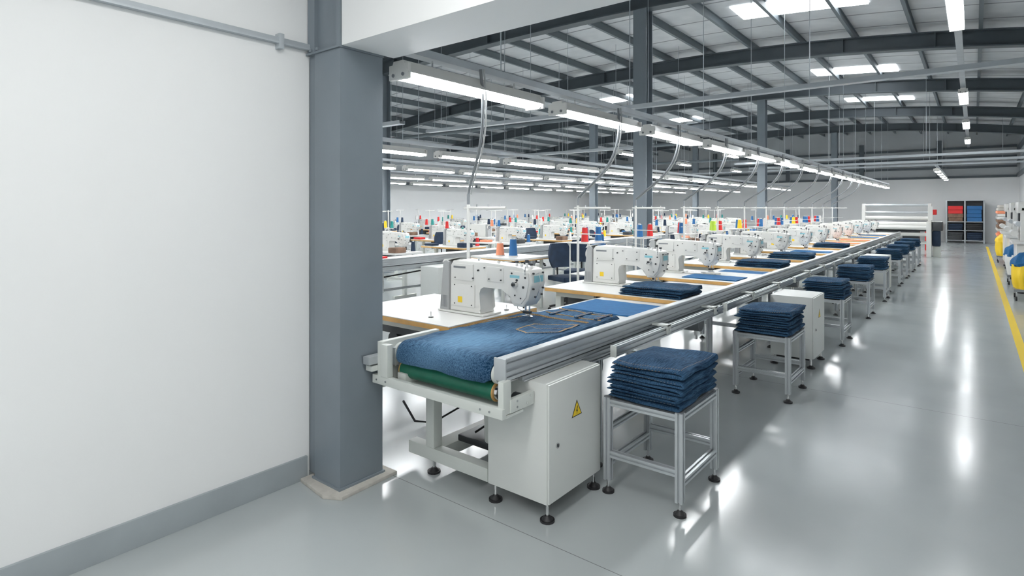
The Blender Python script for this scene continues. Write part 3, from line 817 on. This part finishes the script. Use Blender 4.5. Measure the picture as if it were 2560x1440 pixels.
for z in (.1,.55,.95,1.92): b.box(x0,x1,y0,y1,z,z+.03,M_clad)
b.box(x0,x1,y1,y1+.01,.1,1.92,M_dark)
cs=[M_dark,M_navy,M_navy,M_blk,M_brown,M_blue2]; k=0
for z,h in ((.13,.36),(.58,.3),(.98,.72)):
    for xa in (x0+.05,(x0+x1)/2+.05):
        n=4
        for q in range(n): b.box(xa+random.uniform(0,.03),xa+.54+random.uniform(0,.03),y0+.06,y1-.03,z+h*q/n+.002,z+h*(q+1)/n-.004,cs[k] if not(k==4 and q>1) else M_red,.02)
        k+=1
b.obj('storage_shelf')
b=MB(); b.box(-1.85,-1.25,33.7,34.2,.05,.9,M_grout,.02)
for x in (-1.80,-1.30):
    for y in (33.75,34.15): b.box(x-.03,x+.03,y-.03,y+.03,0,.05,M_dark)
b.box(-1.83,-1.27,33.69,33.70,.1,.85,M_frame); b.cyl((-1.35,33.69,.5),(-1.35,33.66,.5),.02,M_chrome,8); b.obj('storage_cabinet')
b=MB(); random.seed(9)
b.box(.65,1.45,27,29.5,.0,.12,M_brown)
z=.12
for i in range(15):
    m=random.choice([M_brown,M_white,M_grey,M_brown,M_salm,M_grout,M_brown]); dx=random.uniform(-.03,.03)
    b.box(.68+dx,1.42+dx,27.1,29.4,z,z+.105,m,.04); z+=.106
b.obj('fabric_stack')
def fin(yc,dx=-.16):
    b=MB(); b.M=Matrix.Translation((dx,0,0))
    b.box(.78,1.42,yc-.5,yc+.5,.18,.92,M_white,.03)
    for x in (.84,1.36):
        for y in (yc-.42,yc+.42): b.cyl((x,y,.0),(x,y,.05),.05,M_blk,12); b.cyl((x,y,.05),(x,y,.18),.02,M_chrome,8)
    b.box(.72,1.42,yc-.55,yc+.55,.92,.97,M_top,.01)
    b.box(.84,.96,yc-.45,yc-.33,.97,1.62,M_white,.02); b.box(.84,.96,yc+.33,yc+.45,.97,1.62,M_white,.02)
    b.box(.80,1.1,yc-.45,yc+.45,1.50,1.72,M_white,.05); b.cyl((.82,yc-.4,1.3),(.82,yc+.4,1.3),.05,M_alu,14)
    b.cyl((.76,yc-.33,1.12),(.76,yc+.33,1.12),.06,M_white,14); b.box(.82,.9,yc-.1,yc+.1,1.35,1.5,M_dark,.02)
    b.box(1.1,1.4,yc-.3,yc+.3,.97,1.2,M_dark,.03)
    return b.obj('finishing_machine')
fin(14.85); fin(17.6); fin(20.5)
def hamper(x,y,m,m2):
    b=MB()
    b.box(x-.2,x+.2,y-.32,y+.32,.16,.2,M_grey)
    for dx in (-.17,.17):
        for dy in (-.28,.28): b.cyl((x+dx-.012,y+dy,.04),(x+dx+.012,y+dy,.04),.04,M_blk,12); b.cyl((x+dx,y+dy,.07),(x+dx,y+dy,.17),.012,M_chrome,6)
    def fold(a,z,s): return 1+.06*math.sin(a*9+z*3)+.10*noise.noise(Vector((math.cos(a)*1.5,math.sin(a)*1.5+y,z*5+s)))
    rs=[]
    for j in range(10):
        t=j/9; z=.2+.42*t; s=.85+.2*math.sin(t*2.2)
        rs.append([(x+.22*s*math.cos(a)*fold(a,z,0),y+.36*s*math.sin(a)*fold(a,z,0),z) for a in [2*math.pi*i/48 for i in range(48)]])
    b.rings(rs,m)
    rs=[]
    for j in range(9):
        t=j/8; z=.60+.24*math.sin(t*math.pi/2); s=1.08*math.cos(t*math.pi/2*.93)
        rs.append([(x+.22*s*math.cos(a)*fold(a,z*2,5),y+.36*s*math.sin(a)*fold(a,z*2,5),z+.05*noise.noise(Vector((math.cos(a)*2*s,math.sin(a)*2*s,y)))) for a in [2*math.pi*i/48 for i in range(48)]])
    b.rings(rs,m2)
    b.obj('laundry_hamper')
hamper(.74,13.5,M_ythr,M_blue); hamper(.74,16.2,M_white,M_blue); hamper(.72,22.4,M_ythr,M_ythr)

# ------------------------------------------------------------ world + camera
w=bpy.data.worlds.new('World'); sc.world=w; w.use_nodes=True
bg=w.node_tree.nodes['Background']; bg.inputs['Color'].default_value=(.93,.97,1,1); bg.inputs['Strength'].default_value=1.2
cd=bpy.data.cameras.new('Camera'); cam=bpy.data.objects.new('Camera',cd); COL.objects.link(cam)
cd.sensor_width=36; cd.clip_end=200; cd.clip_start=.02
cd.lens=36*1450/2560; cd.shift_y=-200/2560
cam.location=(0,0,1.6); cam.rotation_euler=(math.radians(90),0,math.radians(38.54))
sc.camera=cam
